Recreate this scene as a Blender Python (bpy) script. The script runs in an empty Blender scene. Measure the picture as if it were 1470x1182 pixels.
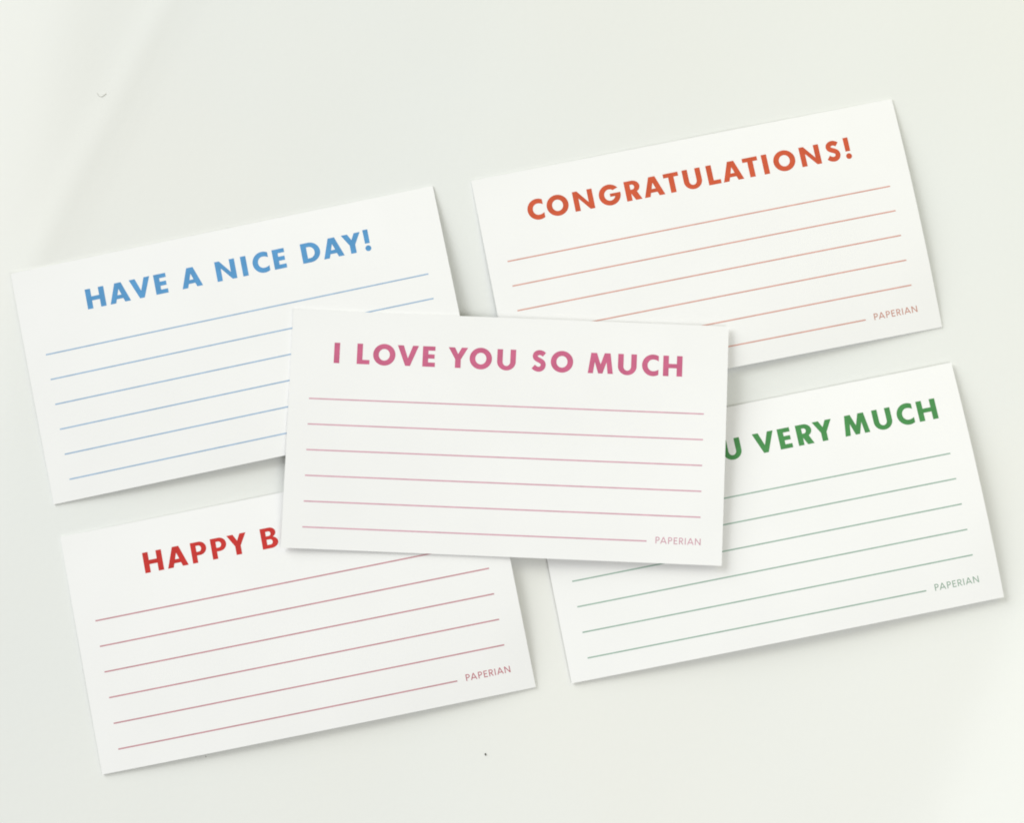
import bpy, bmesh, math, random
from mathutils import Vector, Matrix, geometry, noise

MM = 0.001
S = bpy.context.scene
COL = S.collection
random.seed(7)

# ------------------------------------------------------------------ camera
PITCH, YAW, DIST = -0.0786655, -0.0057808, 563.909
rot = Matrix.Rotation(PITCH, 3, 'X') @ Matrix.Rotation(YAW, 3, 'Y')
inv = rot.transposed()
cd = bpy.data.cameras.new('camera')
cam = bpy.data.objects.new('camera', cd)
COL.objects.link(cam)
cam.matrix_world = Matrix.Translation(inv @ Vector((0, 0, DIST * MM))) @ inv.to_4x4()
cd.sensor_fit = 'HORIZONTAL'
cd.sensor_width = 36
cd.lens = 36 * 2200 / 1470
cd.clip_start = 0.01
cd.clip_end = 50
S.camera = cam

# ------------------------------------------------------------------ light
w = bpy.data.worlds.new('World')
S.world = w
w.use_nodes = True
bg = w.node_tree.nodes['Background']
bg.inputs[0].default_value = (0.995, 1.0, 0.955, 1)
bg.inputs[1].default_value = 0.40

def area(name, loc, target, sx, sy, power, color):
    d = bpy.data.lights.new(name, 'AREA')
    d.shape = 'RECTANGLE'
    d.size, d.size_y = sx, sy
    d.energy = power
    d.color = color
    o = bpy.data.objects.new(name, d)
    COL.objects.link(o)
    o.location = loc
    o.rotation_euler = (Vector(target) - Vector(loc)).to_track_quat('-Z', 'Y').to_euler()
    return o

# the big soft window, up and to the left; a weaker overhead fill, added to brighten the lower right
area('window_light', (-2.65, 2.1, 1.5), (0, 0, 0), 2.9, 2.2, 150.0, (0.972, 0.992, 1.0))
area('lower_right_fill', (0.42, -0.34, 0.80), (0.16, -0.10, 0), 0.6, 0.6, 3.1, (1.0, 0.998, 1.0))
area('warm_tint_fill', (0.50, 0.42, 0.42), (0.20, 0.14, 0), 0.4, 0.4, 0.5, (1.0, 0.97, 0.36))  # unseen lamp, added to tint the upper right yellow

vs = S.view_settings
vs.view_transform = 'Standard'
vs.look = 'None'
vs.exposure = 0.0
vs.gamma = 1.0
vs.use_curve_mapping = False
S.cycles.filter_width = 1.9          # the soft lens of the photograph

# ------------------------------------------------------------------ materials
def s2l(c):
    c /= 255.0
    return c / 12.92 if c <= 0.04045 else ((c + 0.055) / 1.055) ** 2.4

def rgb(r, g, b):
    return (s2l(r), s2l(g), s2l(b), 1.0)

def mat_base(name, rough=0.85, spec=0.25):
    m = bpy.data.materials.new(name)
    m.use_nodes = True
    nt = m.node_tree
    b = nt.nodes['Principled BSDF']
    b.inputs['Roughness'].default_value = rough
    b.inputs['Specular IOR Level'].default_value = spec
    return m, nt, b

def mottle(nt, b, c1, c2, scale, detail=3.0, lo=0.35, hi=0.65):
    tc = nt.nodes.new('ShaderNodeTexCoord')
    n = nt.nodes.new('ShaderNodeTexNoise')
    n.inputs['Scale'].default_value = scale
    n.inputs['Detail'].default_value = detail
    r = nt.nodes.new('ShaderNodeValToRGB')
    r.color_ramp.elements[0].position, r.color_ramp.elements[1].position = lo, hi
    r.color_ramp.elements[0].color, r.color_ramp.elements[1].color = c1, c2
    nt.links.new(tc.outputs['Object'], n.inputs['Vector'])
    nt.links.new(n.outputs['Fac'], r.inputs['Fac'])
    nt.links.new(r.outputs['Color'], b.inputs['Base Color'])
    return tc, r

def grain(nt, b, tc, scale, strength, dist):
    n = nt.nodes.new('ShaderNodeTexNoise')
    n.inputs['Scale'].default_value = scale
    n.inputs['Detail'].default_value = 4
    bp = nt.nodes.new('ShaderNodeBump')
    bp.inputs['Strength'].default_value = strength
    bp.inputs['Distance'].default_value = dist
    nt.links.new(tc.outputs['Object'], n.inputs['Vector'])
    nt.links.new(n.outputs['Fac'], bp.inputs['Height'])
    nt.links.new(bp.outputs['Normal'], b.inputs['Normal'])
    return n, bp

def make_sheet_mat():
    m, nt, b = mat_base('white_cloth_paper', 0.9, 0.2)
    tc, r = mottle(nt, b, (0.776, 0.794, 0.774, 1), (0.790, 0.794, 0.758, 1), 4.5, 6.0)
    grain(nt, b, tc, 420.0, 0.14, 0.0003)
    return m

def make_card_mat():
    m, nt, b = mat_base('white_card_stock', 0.8, 0.3)
    tc, r = mottle(nt, b, (0.842, 0.842, 0.834, 1), (0.860, 0.860, 0.853, 1), 22.0, 3.0)
    grain(nt, b, tc, 900.0, 0.06, 0.0002)
    return m

def make_ink(name, c, var=0.06):
    m, nt, b = mat_base(name, 0.6, 0.3)
    a = tuple(x * (1 - var) for x in c[:3]) + (1,)
    d = tuple(min(1, x * (1 + var)) for x in c[:3]) + (1,)
    mottle(nt, b, a, d, 260.0, 2.0)
    return m

SHEET = make_sheet_mat()
CARD = make_card_mat()
LINT = mat_base('dark_lint', 0.9, 0.1)[0]
LINT.node_tree.nodes['Principled BSDF'].inputs['Base Color'].default_value = (0.10, 0.10, 0.085, 1)
FIBRE = mat_base('grey_fibre', 0.9, 0.1)[0]
FIBRE.node_tree.nodes['Principled BSDF'].inputs['Base Color'].default_value = (0.66, 0.66, 0.62, 1)

INK = {  # heading, ruled lines, maker's name
    'blue':   ((84, 147, 198), (156, 184, 211), (140, 170, 202)),
    'orange': ((200, 86, 53),  (214, 162, 150), (200, 142, 126)),
    'pink':   ((197, 99, 133), (211, 163, 178), (208, 160, 174)),
    'green':  ((70, 138, 76),  (154, 180, 166), (146, 172, 154)),
    'red':    ((193, 47, 41),  (196, 142, 150), (192, 114, 124)),
}

# ------------------------------------------------------------------ helpers
def link(name, me, mat, parent=None):
    o = bpy.data.objects.new(name, me)
    COL.objects.link(o)
    if mat:
        me.materials.append(mat)
    if parent:
        o.parent = parent
    return o

def tag(o, label, cat, group=None, kind=None):
    if label: o['label'] = label
    if cat: o['category'] = cat
    if group: o['group'] = group
    if kind: o['kind'] = kind

def px(u, v, z=0.0):
    """photo pixel -> millimetres on the table plane"""
    d = inv @ Vector(((u - 735) / 2200, (591 - v) / 2200, -1))
    c = inv @ Vector((0, 0, DIST))
    t = (z - c.z) / d.z
    return c + d * t

# ------------------------------------------------------------------ the sheet underneath
def seg(p, a, b):
    ab = b - a
    t = (p - a).dot(ab) / ab.length_squared
    n = Vector((-ab.y, ab.x)).normalized()
    return t, (p - a).dot(n)

def smooth(x):
    x = max(0.0, min(1.0, x))
    return x * x * (3 - 2 * x)

CR_A, CR_B = px(268, -40).to_2d(), px(40, 385).to_2d()
FD_A, FD_B = px(1480, 850).to_2d(), px(1330, 1200).to_2d()
LF_A, LF_B = px(105, -60).to_2d(), px(25, 420).to_2d()

def softplus(d, k):
    return k * math.log1p(math.exp(max(-40, min(40, d / k))))

def sheet_z(x, y):
    p = Vector((x, y))
    z = 0.0
    # pinched crease that runs down to the corner of the blue card
    t, d = seg(p, CR_A, CR_B)
    wob = 1.0 * math.sin(t * 4.0 + 0.6) + 0.4 * math.sin(t * 11.0)
    amp = smooth((t + 0.3) / 0.5) * smooth((1.18 - t) / 0.30)
    e = d + wob
    z += 0.38 * amp * math.exp(-(e / 6.6) ** 2) + 0.04 * amp * math.exp(-((e - 9) / 3.0) ** 2)
    # cloth lifting away along a fold in the lower right corner
    t, d = seg(p, FD_A, FD_B)
    d = -d if seg(px(1465, 1175).to_2d(), FD_A, FD_B)[1] < 0 else d
    z += 0.13 * softplus(d + 1.5 * math.sin(t * 4), 4.2)
    # falling away past the left edge
    t, d = seg(p, LF_A, LF_B)
    d = -d if seg(px(-60, 100).to_2d(), LF_A, LF_B)[1] < 0 else d
    z -= 0.13 * softplus(d, 5.0)
    # slow waves of a sheet that is not quite flat
    n = noise.noise(Vector((x * 0.011 + 3.1, y * 0.011 + 1.7, 0.3)))
    n2 = noise.noise(Vector((x * 0.03 + y * 0.012, y * 0.022 - x * 0.01, 4.3)))
    z += 0.55 * (n - 0.5) + 0.10 * (n2 - 0.5)
    return z - 0.06

def build_sheet():
    x0, x1, y0, y1, st = -330, 330, -270, 270, 1.5
    nx, ny = int((x1 - x0) / st), int((y1 - y0) / st)
    co, fa = [], []
    for j in range(ny + 1):
        for i in range(nx + 1):
            x, y = x0 + i * st, y0 + j * st
            co.append((x * MM, y * MM, sheet_z(x, y) * MM))
    for j in range(ny):
        for i in range(nx):
            a = j * (nx + 1) + i
            fa.append((a, a + 1, a + nx + 2, a + nx + 1))
    me = bpy.data.meshes.new('background_sheet')
    me.from_pydata(co, [], fa)
    me.shade_smooth()
    o = link('background_sheet', me, SHEET)
    tag(o, 'plain off-white sheet with faint creases that all the cards lie on', 'sheet', kind='structure')
    return o

build_sheet()

# ------------------------------------------------------------------ lettering
def arc(cx, cy, rx, ry, a0, a1, n=22):
    return [(cx + rx * math.cos(math.radians(a0 + (a1 - a0) * i / n)),
             cy + ry * math.sin(math.radians(a0 + (a1 - a0) * i / n))) for i in range(n + 1)]

def ribbon(pts, wd, sub=6):
    P = [Vector(p) for p in pts]
    P = [2 * P[0] - P[1]] + P + [2 * P[-1] - P[-2]]
    C = []
    for i in range(1, len(P) - 2):
        for k in range(sub):
            t = k / sub
            a, b, c, d = P[i - 1:i + 3]
            C.append(0.5 * ((2 * b) + (c - a) * t + (2 * a - 5 * b + 4 * c - d) * t * t + (3 * b - a - 3 * c + d) * t ** 3))
    C.append(P[-2])
    L, R = [], []
    for i, c in enumerate(C):
        tg = (C[min(i + 1, len(C) - 1)] - C[max(i - 1, 0)]).normalized()
        n = Vector((-tg.y, tg.x)) * wd / 2
        L.append(tuple(c + n)); R.append(tuple(c - n))
    return L + R[::-1]

def rect(x0, y0, x1, y1):
    return [(x0, y0), (x1, y0), (x1, y1), (x0, y1)]

# each glyph: width, [(outline, [holes]), ...] in units of the capital height
def glyphs():
    G = {}
    s = 0.272
    G['I'] = (s, [(rect(0, 0, s, 1), [])])
    G['H'] = (.93, [([(0, 0), (0, 1), (.27, 1), (.27, .605), (.66, .605), (.66, 1), (.93, 1), (.93, 0),
                      (.66, 0), (.66, .395), (.27, .395), (.27, 0)], [])])
    G['A'] = (1.02, [([(0, 0), (.352, 1), (.672, 1), (1.02, 0), (.735, 0), (.668, .195), (.345, .195), (.28, 0)],
                      [[(.408, .385), (.61, .385), (.51, .69)]])])
    G['V'] = (1.03, [([(0, 1), (.295, 1), (.517, .37), (.742, 1), (1.03, 1), (.63, 0), (.398, 0)], [])])
    G['E'] = (.61, [([(0, 0), (0, 1), (.605, 1), (.605, .79), (s, .79), (s, .612), (.58, .612), (.58, .402),
                      (s, .402), (s, .21), (.61, .21), (.61, 0)], [])])
    G['N'] = (.985, [([(0, 0), (0, 1), (.235, 1), (.725, .36), (.725, 1), (.985, 1), (.985, 0), (.755, 0),
                       (.26, .63), (.26, 0)], [])])
    G['M'] = (1.217, [([(0, 0), (.14, 1), (.42, 1), (.608, .45), (.795, 1), (1.077, 1), (1.217, 0), (.962, 0),
                        (.895, .56), (.712, 0), (.503, 0), (.325, .56), (.25, 0)], [])])
    G['O'] = (1.085, [(arc(.5425, .5, .5425, .53, 0, 354, 59), [arc(.5425, .5, .268, .285, 0, 354, 59)])])
    a1 = math.degrees(math.acos((.80 - .53) / .53))
    inn = [(x, y) for x, y in arc(.535, .5, .267, .285, 90, 270, 24)]
    ar = math.degrees(math.acos((.80 - .535) / .37))
    up = arc(.535, .5, .37, .285, ar, 90, 8)
    dn = arc(.535, .5, .37, .285, 270, 360 - ar, 8)
    G['C'] = (.80, [(arc(.53, .5, .53, .53, a1, 360 - a1, 44) + (up + inn[1:-1] + dn)[::-1], [])])
    ib = math.degrees(math.asin(.10 / .285))
    G['G'] = (1.075, [(arc(.545, .5, .54, .53, 35, 366.5, 48) + [(.555, .56), (.555, .40)]
                       + arc(.545, .5, .27, .285, 360 - ib, 48, 36), [])])
    G['D'] = (.925, [([(0, 0), (0, 1)] + arc(.40, .5, .525, .5, 90, -90, 30),
                      [[(s, .215), (s, .785)] + arc(.385, .5, .265, .285, 90, -90, 24)])])
    G['R'] = (.765, [([(0, 0), (0, 1)] + arc(.375, .69, .37, .31, 90, -58, 24) + [(.765, 0), (.445, 0), (.27, .355), (.27, 0)],
                      [[(.27, .555), (.27, .80)] + arc(.36, .6775, .115, .1225, 90, -90, 14)])])
    G['T'] = (.75, [([(0, .79), (0, 1), (.75, 1), (.75, .79), (.51, .79), (.51, 0), (.24, 0), (.24, .79)], [])])
    G['U'] = (.905, [([(0, 1)] + arc(.4525, .40, .4525, .43, 180, 360, 30) + [(.905, 1), (.637, 1)]
                      + arc(.4525, .40, .1845, .21, 360, 180, 20) + [(.268, 1)], [])])
    G['L'] = (.62, [([(0, 0), (0, 1), (s, 1), (s, .212), (.62, .212), (.62, 0)], [])])
    G['Y'] = (.945, [([(0, 1), (.31, 1), (.475, .68), (.64, 1), (.945, 1), (.613, .42), (.613, 0), (.338, 0), (.338, .42)], [])])
    G['S'] = (.70, [(ribbon([(.605, .805), (.53, .865), (.42, .905), (.30, .895), (.20, .83), (.165, .73), (.205, .63), (.31, .56),
                             (.43, .50), (.53, .42), (.565, .30), (.52, .175), (.41, .10), (.29, .098), (.18, .14), (.085, .215)], .245), [])])
    G['!'] = (.25, [([(0, 1.055), (.25, 1.055), (.244, .355), (.006, .355)], []), (arc(.125, .105, .145, .145, 0, 350, 35), [])])
    G['K'] = (.95, [([(0, 0), (0, 1), (.27, 1), (.27, .60), (.58, 1), (.91, 1), (.52, .53), (.95, 0), (.60, 0), (.27, .44), (.27, 0)], [])])
    # the red card is set in a slightly plainer bold sans
    G['P'] = (.755, [([(0, 0), (0, 1)] + arc(.41, .675, .345, .325, 90, -90, 24) + [(.255, .35), (.255, 0)],
                      [[(.255, .53), (.255, .82)] + arc(.37, .675, .135, .145, 90, -90, 14)])])
    G['B'] = (.80, [([(0, 0), (0, 1)] + arc(.44, .755, .30, .245, 90, -62, 18) + arc(.44, .28, .36, .28, 62, -90, 22),
                     [[(.25, .60), (.25, .82)] + arc(.39, .71, .10, .11, 90, -90, 12),
                      [(.25, .18), (.25, .43)] + arc(.41, .305, .12, .125, 90, -90, 12)])])
    return G

def strokes(lines, wd):
    out = []
    for pl in lines:
        out.append((ribbon(pl, wd, 1 if len(pl) == 2 else 3), []))
    return out

def small_glyphs():
    t = .14
    bowl = [(.06, .94), (.34, .94), (.50, .86), (.54, .72), (.48, .56), (.32, .48), (.06, .48)]
    G = {}
    G['P'] = (.60, strokes([[(.06, 0), (.06, 1)], bowl], t))
    G['A'] = (.94, strokes([[(.04, 0), (.47, 1.0)], [(.47, 1.0), (.90, 0)], [(.17, .30), (.77, .30)]], t))
    G['E'] = (.56, strokes([[(.06, 0), (.06, 1)], [(.06, .94), (.54, .94)], [(.06, .52), (.50, .52)], [(.06, .06), (.56, .06)]], t))
    G['R'] = (.64, strokes([[(.06, 0), (.06, 1)], bowl, [(.28, .48), (.60, 0)]], t))
    G['I'] = (.12, strokes([[(.06, 0), (.06, 1)]], t))
    G['N'] = (.84, strokes([[(.06, 0), (.06, 1)], [(.06, .98), (.78, .02)], [(.78, 0), (.78, 1)]], t))
    return G

def inside(p, poly):
    x, y = p
    c = False
    n = len(poly)
    for i in range(n):
        x1, y1 = poly[i]; x2, y2 = poly[i - 1]
        if (y1 > y) != (y2 > y) and x < (x2 - x1) * (y - y1) / (y2 - y1) + x1:
            c = not c
    return c

_cache = {}
def tri_glyph(key, regions):
    if key in _cache:
        return _cache[key]
    V, Ed = [], []
    for o, hs in regions:
        for loop in [o] + hs:
            cl = []
            for p in loop:
                if not cl or (Vector(p) - Vector(cl[-1])).length > 1e-4:
                    cl.append(p)
            if (Vector(cl[0]) - Vector(cl[-1])).length < 1e-4:
                cl.pop()
            b = len(V)
            V += [Vector(p) for p in cl]
            Ed += [(b + i, b + (i + 1) % len(cl)) for i in range(len(cl))]
    vo, eo, fo, *_ = geometry.delaunay_2d_cdt(V, Ed, [], 0, 1e-5)
    tris = []
    for f in fo:
        c = sum((vo[i] for i in f), Vector((0, 0))) / len(f)
        if any(inside(c, o) and not any(inside(c, h) for h in hs) for o, hs in regions):
            tris.append(tuple(f))
    _cache[key] = (vo, tris)
    return _cache[key]

BIG, SMALL = glyphs(), small_glyphs()

# ------------------------------------------------------------------ the cards
W, H, TH = 160.0, 87.5, 0.38
LX0, LX1, LXQ, LY, LD = 7.45, 151.79, 132.58, 32.62, 9.406
BASE, CAP = 24.5, 7.55

class Card:
    def __init__(s, key, x, y, t, arch, lift=(0, 0, 0.0), twist=0.0, corner=(1, 1, 0.0)):
        s.key, s.x, s.y, s.t = key, x, y, t
        s.a, s.b = arch
        s.tx, s.ty, s.z0 = lift
        s.tw = twist
        s.cu, s.cv, s.ck = corner               # one corner that curls up
    def under(s, lx, ly):                      # underside of the card, mm above the card's origin
        u, v = lx / (W / 2), ly / (H / 2)
        return (s.a * (1 - u * u) * (0.6 - 0.4 * v) + s.b * (1 - v * v) * (0.58 + 0.42 * u) + s.tx * u + s.ty * v + s.tw * u * v
                + s.ck * ((1 + s.cu * u) * (1 + s.cv * v) / 4) ** 1.5)
    def world(s, lx, ly):
        c, n = math.cos(s.t), math.sin(s.t)
        return s.x + c * lx - n * ly, s.y + n * lx + c * ly
    def local(s, X, Y):
        c, n = math.cos(s.t), math.sin(s.t)
        return c * (X - s.x) + n * (Y - s.y), -n * (X - s.x) + c * (Y - s.y)
    def top_at(s, X, Y):
        lx, ly = s.local(X, Y)
        if abs(lx) <= W / 2 and abs(ly) <= H / 2:
            return s.z0 + s.under(lx, ly) + TH
        return None

def settle(card, below):
    """lower the card until it just touches the sheet or a card beneath it"""
    z = -1e9
    for i in range(49):
        for j in range(29):
            lx, ly = (i / 48 - .5) * W, (j / 28 - .5) * H
            X, Y = card.world(lx, ly)
            h = sheet_z(X, Y)
            for o in below:
                t = o.top_at(X, Y)
                if t is not None:
                    h = max(h, t + 0.04)
            z = max(z, h - card.under(lx, ly))
    card.z0 = z + 0.02

def card_mesh(c):
    nx, ny = 64, 36
    co, fa = [], []
    for k in range(2):
        for j in range(ny + 1):
            for i in range(nx + 1):
                lx, ly = (i / nx - .5) * W, (j / ny - .5) * H
                co.append((lx * MM, ly * MM, (c.under(lx, ly) + TH * k) * MM))
    n1 = (nx + 1) * (ny + 1)
    for j in range(ny):
        for i in range(nx):
            a = j * (nx + 1) + i
            fa.append((a, a + nx + 1, a + nx + 2, a + 1))
            fa.append((n1 + a, n1 + a + 1, n1 + a + nx + 2, n1 + a + nx + 1))
    rim = ([j for j in range(nx + 1)] + [(j + 1) * (nx + 1) - 1 for j in range(1, ny + 1)]
           + [ny * (nx + 1) + i for i in range(nx - 1, -1, -1)] + [j * (nx + 1) for j in range(ny - 1, 0, -1)])
    nf = len(fa)
    for i in range(len(rim)):
        a, b = rim[i], rim[(i + 1) % len(rim)]
        fa.append((a, b, n1 + b, n1 + a))
    me = bpy.data.meshes.new('card_stock')
    me.from_pydata(co, [], fa)
    for i, p in enumerate(me.polygons):
        p.use_smooth = i < nf
    me.set_sharp_from_angle(angle=math.radians(40))
    return me

PRINT = 0.025
def print_mesh(name, c, tris2d):
    """flat print that follows the curve of the card"""
    co, fa = [], []
    for vo, ts in tris2d:
        b = len(co)
        co += [(p[0] * MM, p[1] * MM, (c.under(p[0], p[1]) + TH + PRINT) * MM) for p in vo]
        for t in ts:
            q = [Vector(vo[i]) for i in t]
            ar = (q[1] - q[0]).cross(q[2] - q[0])
            t = t if ar > 0 else tuple(reversed(t))
            fa.append(tuple(b + i for i in t))
    me = bpy.data.meshes.new(name)
    me.from_pydata(co, [], fa)
    return me

def heading(c, items):
    out = []
    for ch, x in items:
        wd, reg = BIG[ch]
        vo, ts = tri_glyph('B' + ch, reg)
        out.append(([(x + p[0] * CAP, BASE + p[1] * CAP) for p in vo], ts))
    return print_mesh('greeting_lettering', c, out)

def maker(c):
    word = 'PAPERIAN'
    cap = 2.38
    gap = (16.25 / cap - sum(SMALL[k][0] for k in word)) / 7
    x, out = 55.85, []
    kern = [-.10, .02, .02, .02, .02, .02, 0]
    for ch in word:
        wd, reg = SMALL[ch]
        vo, ts = tri_glyph('s' + ch, reg)
        out.append(([(x + p[0] * cap, -36.62 + p[1] * cap) for p in vo], ts))
        x += (wd + gap + (kern.pop(0) if kern else 0)) * cap
    return print_mesh('maker_lettering', c, out)

def rule(c, n, wd=0.50):
    x0, x1 = -W / 2 + LX0, -W / 2 + (LXQ if n == 5 else LX1)
    y = H / 2 - LY - LD * n
    k = 48
    vo = [(x0 + (x1 - x0) * i / k, y + d) for i in range(k + 1) for d in (-wd / 2, wd / 2)]
    ts = [(2 * i, 2 * i + 2, 2 * i + 3, 2 * i + 1) for i in range(k)]
    return print_mesh('ruled_line', c, [(vo, ts)])

TEXT = {
    'blue': [('H', -54.1), ('A', -45.55), ('V', -37.4), ('E', -28.2), ('A', -18.3), ('N', -5.05), ('I', 4.65), ('C', 8.85),
             ('E', 16.6), ('D', 27.3), ('A', 35.2), ('Y', 42.85), ('!', 51.05)],
    'orange': [('C', -61.6), ('O', -54.35), ('N', -44.15), ('G', -34.65), ('R', -24.65), ('A', -17.95), ('T', -9.83), ('U', -2.65),
               ('L', 6.35), ('A', 11.9), ('T', 20.12), ('I', 27.35), ('O', 31.45), ('N', 41.65), ('S', 51.3), ('!', 58.5)],
    'pink': [('I', -64.2), ('L', -55.77), ('O', -49.85), ('V', -40.95), ('E', -31.65), ('Y', -22.25), ('O', -14.4), ('U', -4.3),
             ('S', 8.35), ('O', 15.35), ('M', 29.0), ('U', 39.95), ('C', 48.75), ('H', 56.45)],
    'green': [('T', -70.6), ('H', -63.2), ('A', -55.2), ('N', -46.3), ('K', -37.2), ('Y', -26.9), ('O', -19.2), ('U', -9.15),
              ('V', 2.5), ('E', 11.75), ('R', 18.55), ('Y', 24.85), ('M', 35.9), ('U', 47.05), ('C', 55.85), ('H', 63.6)],
    'red': [('H', -51.5), ('A', -43.05), ('P', -33.7), ('P', -26.25), ('Y', -20.05), ('B', -7.7), ('I', 1.4), ('R', 5.3),
            ('T', 12.0), ('H', 18.9), ('D', 27.8), ('A', 35.4), ('Y', 43.6)],
}
LABEL = {
    'blue': 'white ruled card printed HAVE A NICE DAY! in blue capitals',
    'orange': 'white ruled card printed CONGRATULATIONS! in orange capitals',
    'pink': 'white ruled card printed I LOVE YOU SO MUCH in pink, over four cards',
    'green': 'white ruled card with green lines, its green greeting partly covered and ending VERY MUCH',
    'red': 'white ruled card with dark red lines, its red greeting starting HAPPY B partly covered',
}
CARDS = {
    'blue':   Card('blue', -98.803, 25.117, .20779, (1.6, 2.1), corner=(1, -1, 1.8)),
    'orange': Card('orange', 71.70, 58.755, .19432, (1.4, 2.2), corner=(-1, -1, 1.8)),
    'green':  Card('green', 91.581, -40.531, .1963, (1.3, 2.1), lift=(0.55, -0.30, 0)),
    'red':    Card('red', -78.386, -73.216, .19798, (1.8, 2.1), corner=(1, 1, 1.2)),
    'pink':   Card('pink', -2.275, -9.499, -.04117, (-0.6, 0.6), lift=(0.5, -0.15, 0)),
}
low = []
for k in ('blue', 'orange', 'green', 'red', 'pink'):
    c = CARDS[k]
    settle(c, low)
    low.append(c)
    root = bpy.data.objects.new('greeting_card', None)
    root.empty_display_size = 0.02
    COL.objects.link(root)
    root.location = (c.x * MM, c.y * MM, c.z0 * MM)
    root.rotation_euler = (0, 0, c.t)
    tag(root, LABEL[k], 'card', 'printed greeting cards spread on the sheet')
    hi, li, mi = [make_ink('%s_%s_ink' % (k, n), rgb(*INK[k][i])) for i, n in enumerate(('heading', 'line', 'maker'))]
    link('card_stock', card_mesh(c), CARD, root)
    link('greeting_lettering', heading(c, TEXT[k]), hi, root)
    for n in range(6):
        link('ruled_line', rule(c, n), li, root)
    link('maker_lettering', maker(c), mi, root)
    print(k, 'z0 %.2f' % c.z0)

# ------------------------------------------------------------------ specks of lint on the sheet
def lint_lump(name, u, v, r, label):
    p = px(u, v)
    bm = bmesh.new()
    bmesh.ops.create_icosphere(bm, subdivisions=2, radius=r * MM)
    for q in bm.verts:
        k = 1 + 0.5 * noise.noise(q.co * 3000 + Vector((u, v, 0)))
        q.co = Vector((q.co.x * k * 0.8, q.co.y * k * 1.2, q.co.z * k * 0.5))
    me = bpy.data.meshes.new(name)
    bm.to_mesh(me); bm.free()
    o = link(name, me, LINT)
    o.location = (p.x * MM, p.y * MM, (sheet_z(p.x, p.y) + r * 0.35) * MM)
    tag(o, label, 'lint')

def fibre(name, pts, r, label):
    P = [px(*p) for p in pts]
    o0 = P[0]
    bm = bmesh.new()
    rings = []
    for i, p in enumerate(P):
        tg = (P[min(i + 1, len(P) - 1)] - P[max(i - 1, 0)]).normalized()
        sd = Vector((-tg.y, tg.x, 0))
        z = sheet_z(p.x, p.y) + r
        base = Vector((p.x - o0.x, p.y - o0.y, z - sheet_z(o0.x, o0.y)))
        rings.append([bm.verts.new((base + sd * r * math.cos(a) + Vector((0, 0, r * math.sin(a)))) * MM)
                      for a in (0, 1.57, 3.14, 4.71)])
    for a, b in zip(rings, rings[1:]):
        for i in range(4):
            bm.faces.new((a[i], a[(i + 1) % 4], b[(i + 1) % 4], b[i]))
    bm.faces.new(rings[0]); bm.faces.new(rings[-1])
    bmesh.ops.recalc_face_normals(bm, faces=bm.faces)
    me = bpy.data.meshes.new(name)
    bm.to_mesh(me); bm.free()
    o = link(name, me, FIBRE)
    o.location = (o0.x * MM, o0.y * MM, sheet_z(o0.x, o0.y) * MM)
    tag(o, label, 'lint')

lint_lump('lint_speck', 697, 1084, 0.38, 'tiny dark lint speck alone on the bare sheet')
lint_lump('lint_speck', 295.5, 1087, 0.18, 'tiny dark lint speck at the lower edge of the HAPPY B card')
fibre('lint_fibre', [(139, 133), (140.5, 136), (143, 138), (146, 138.5), (149, 136.5), (152, 133.5)], 0.10,
      'short curled grey fibre on the bare sheet beside the crease')
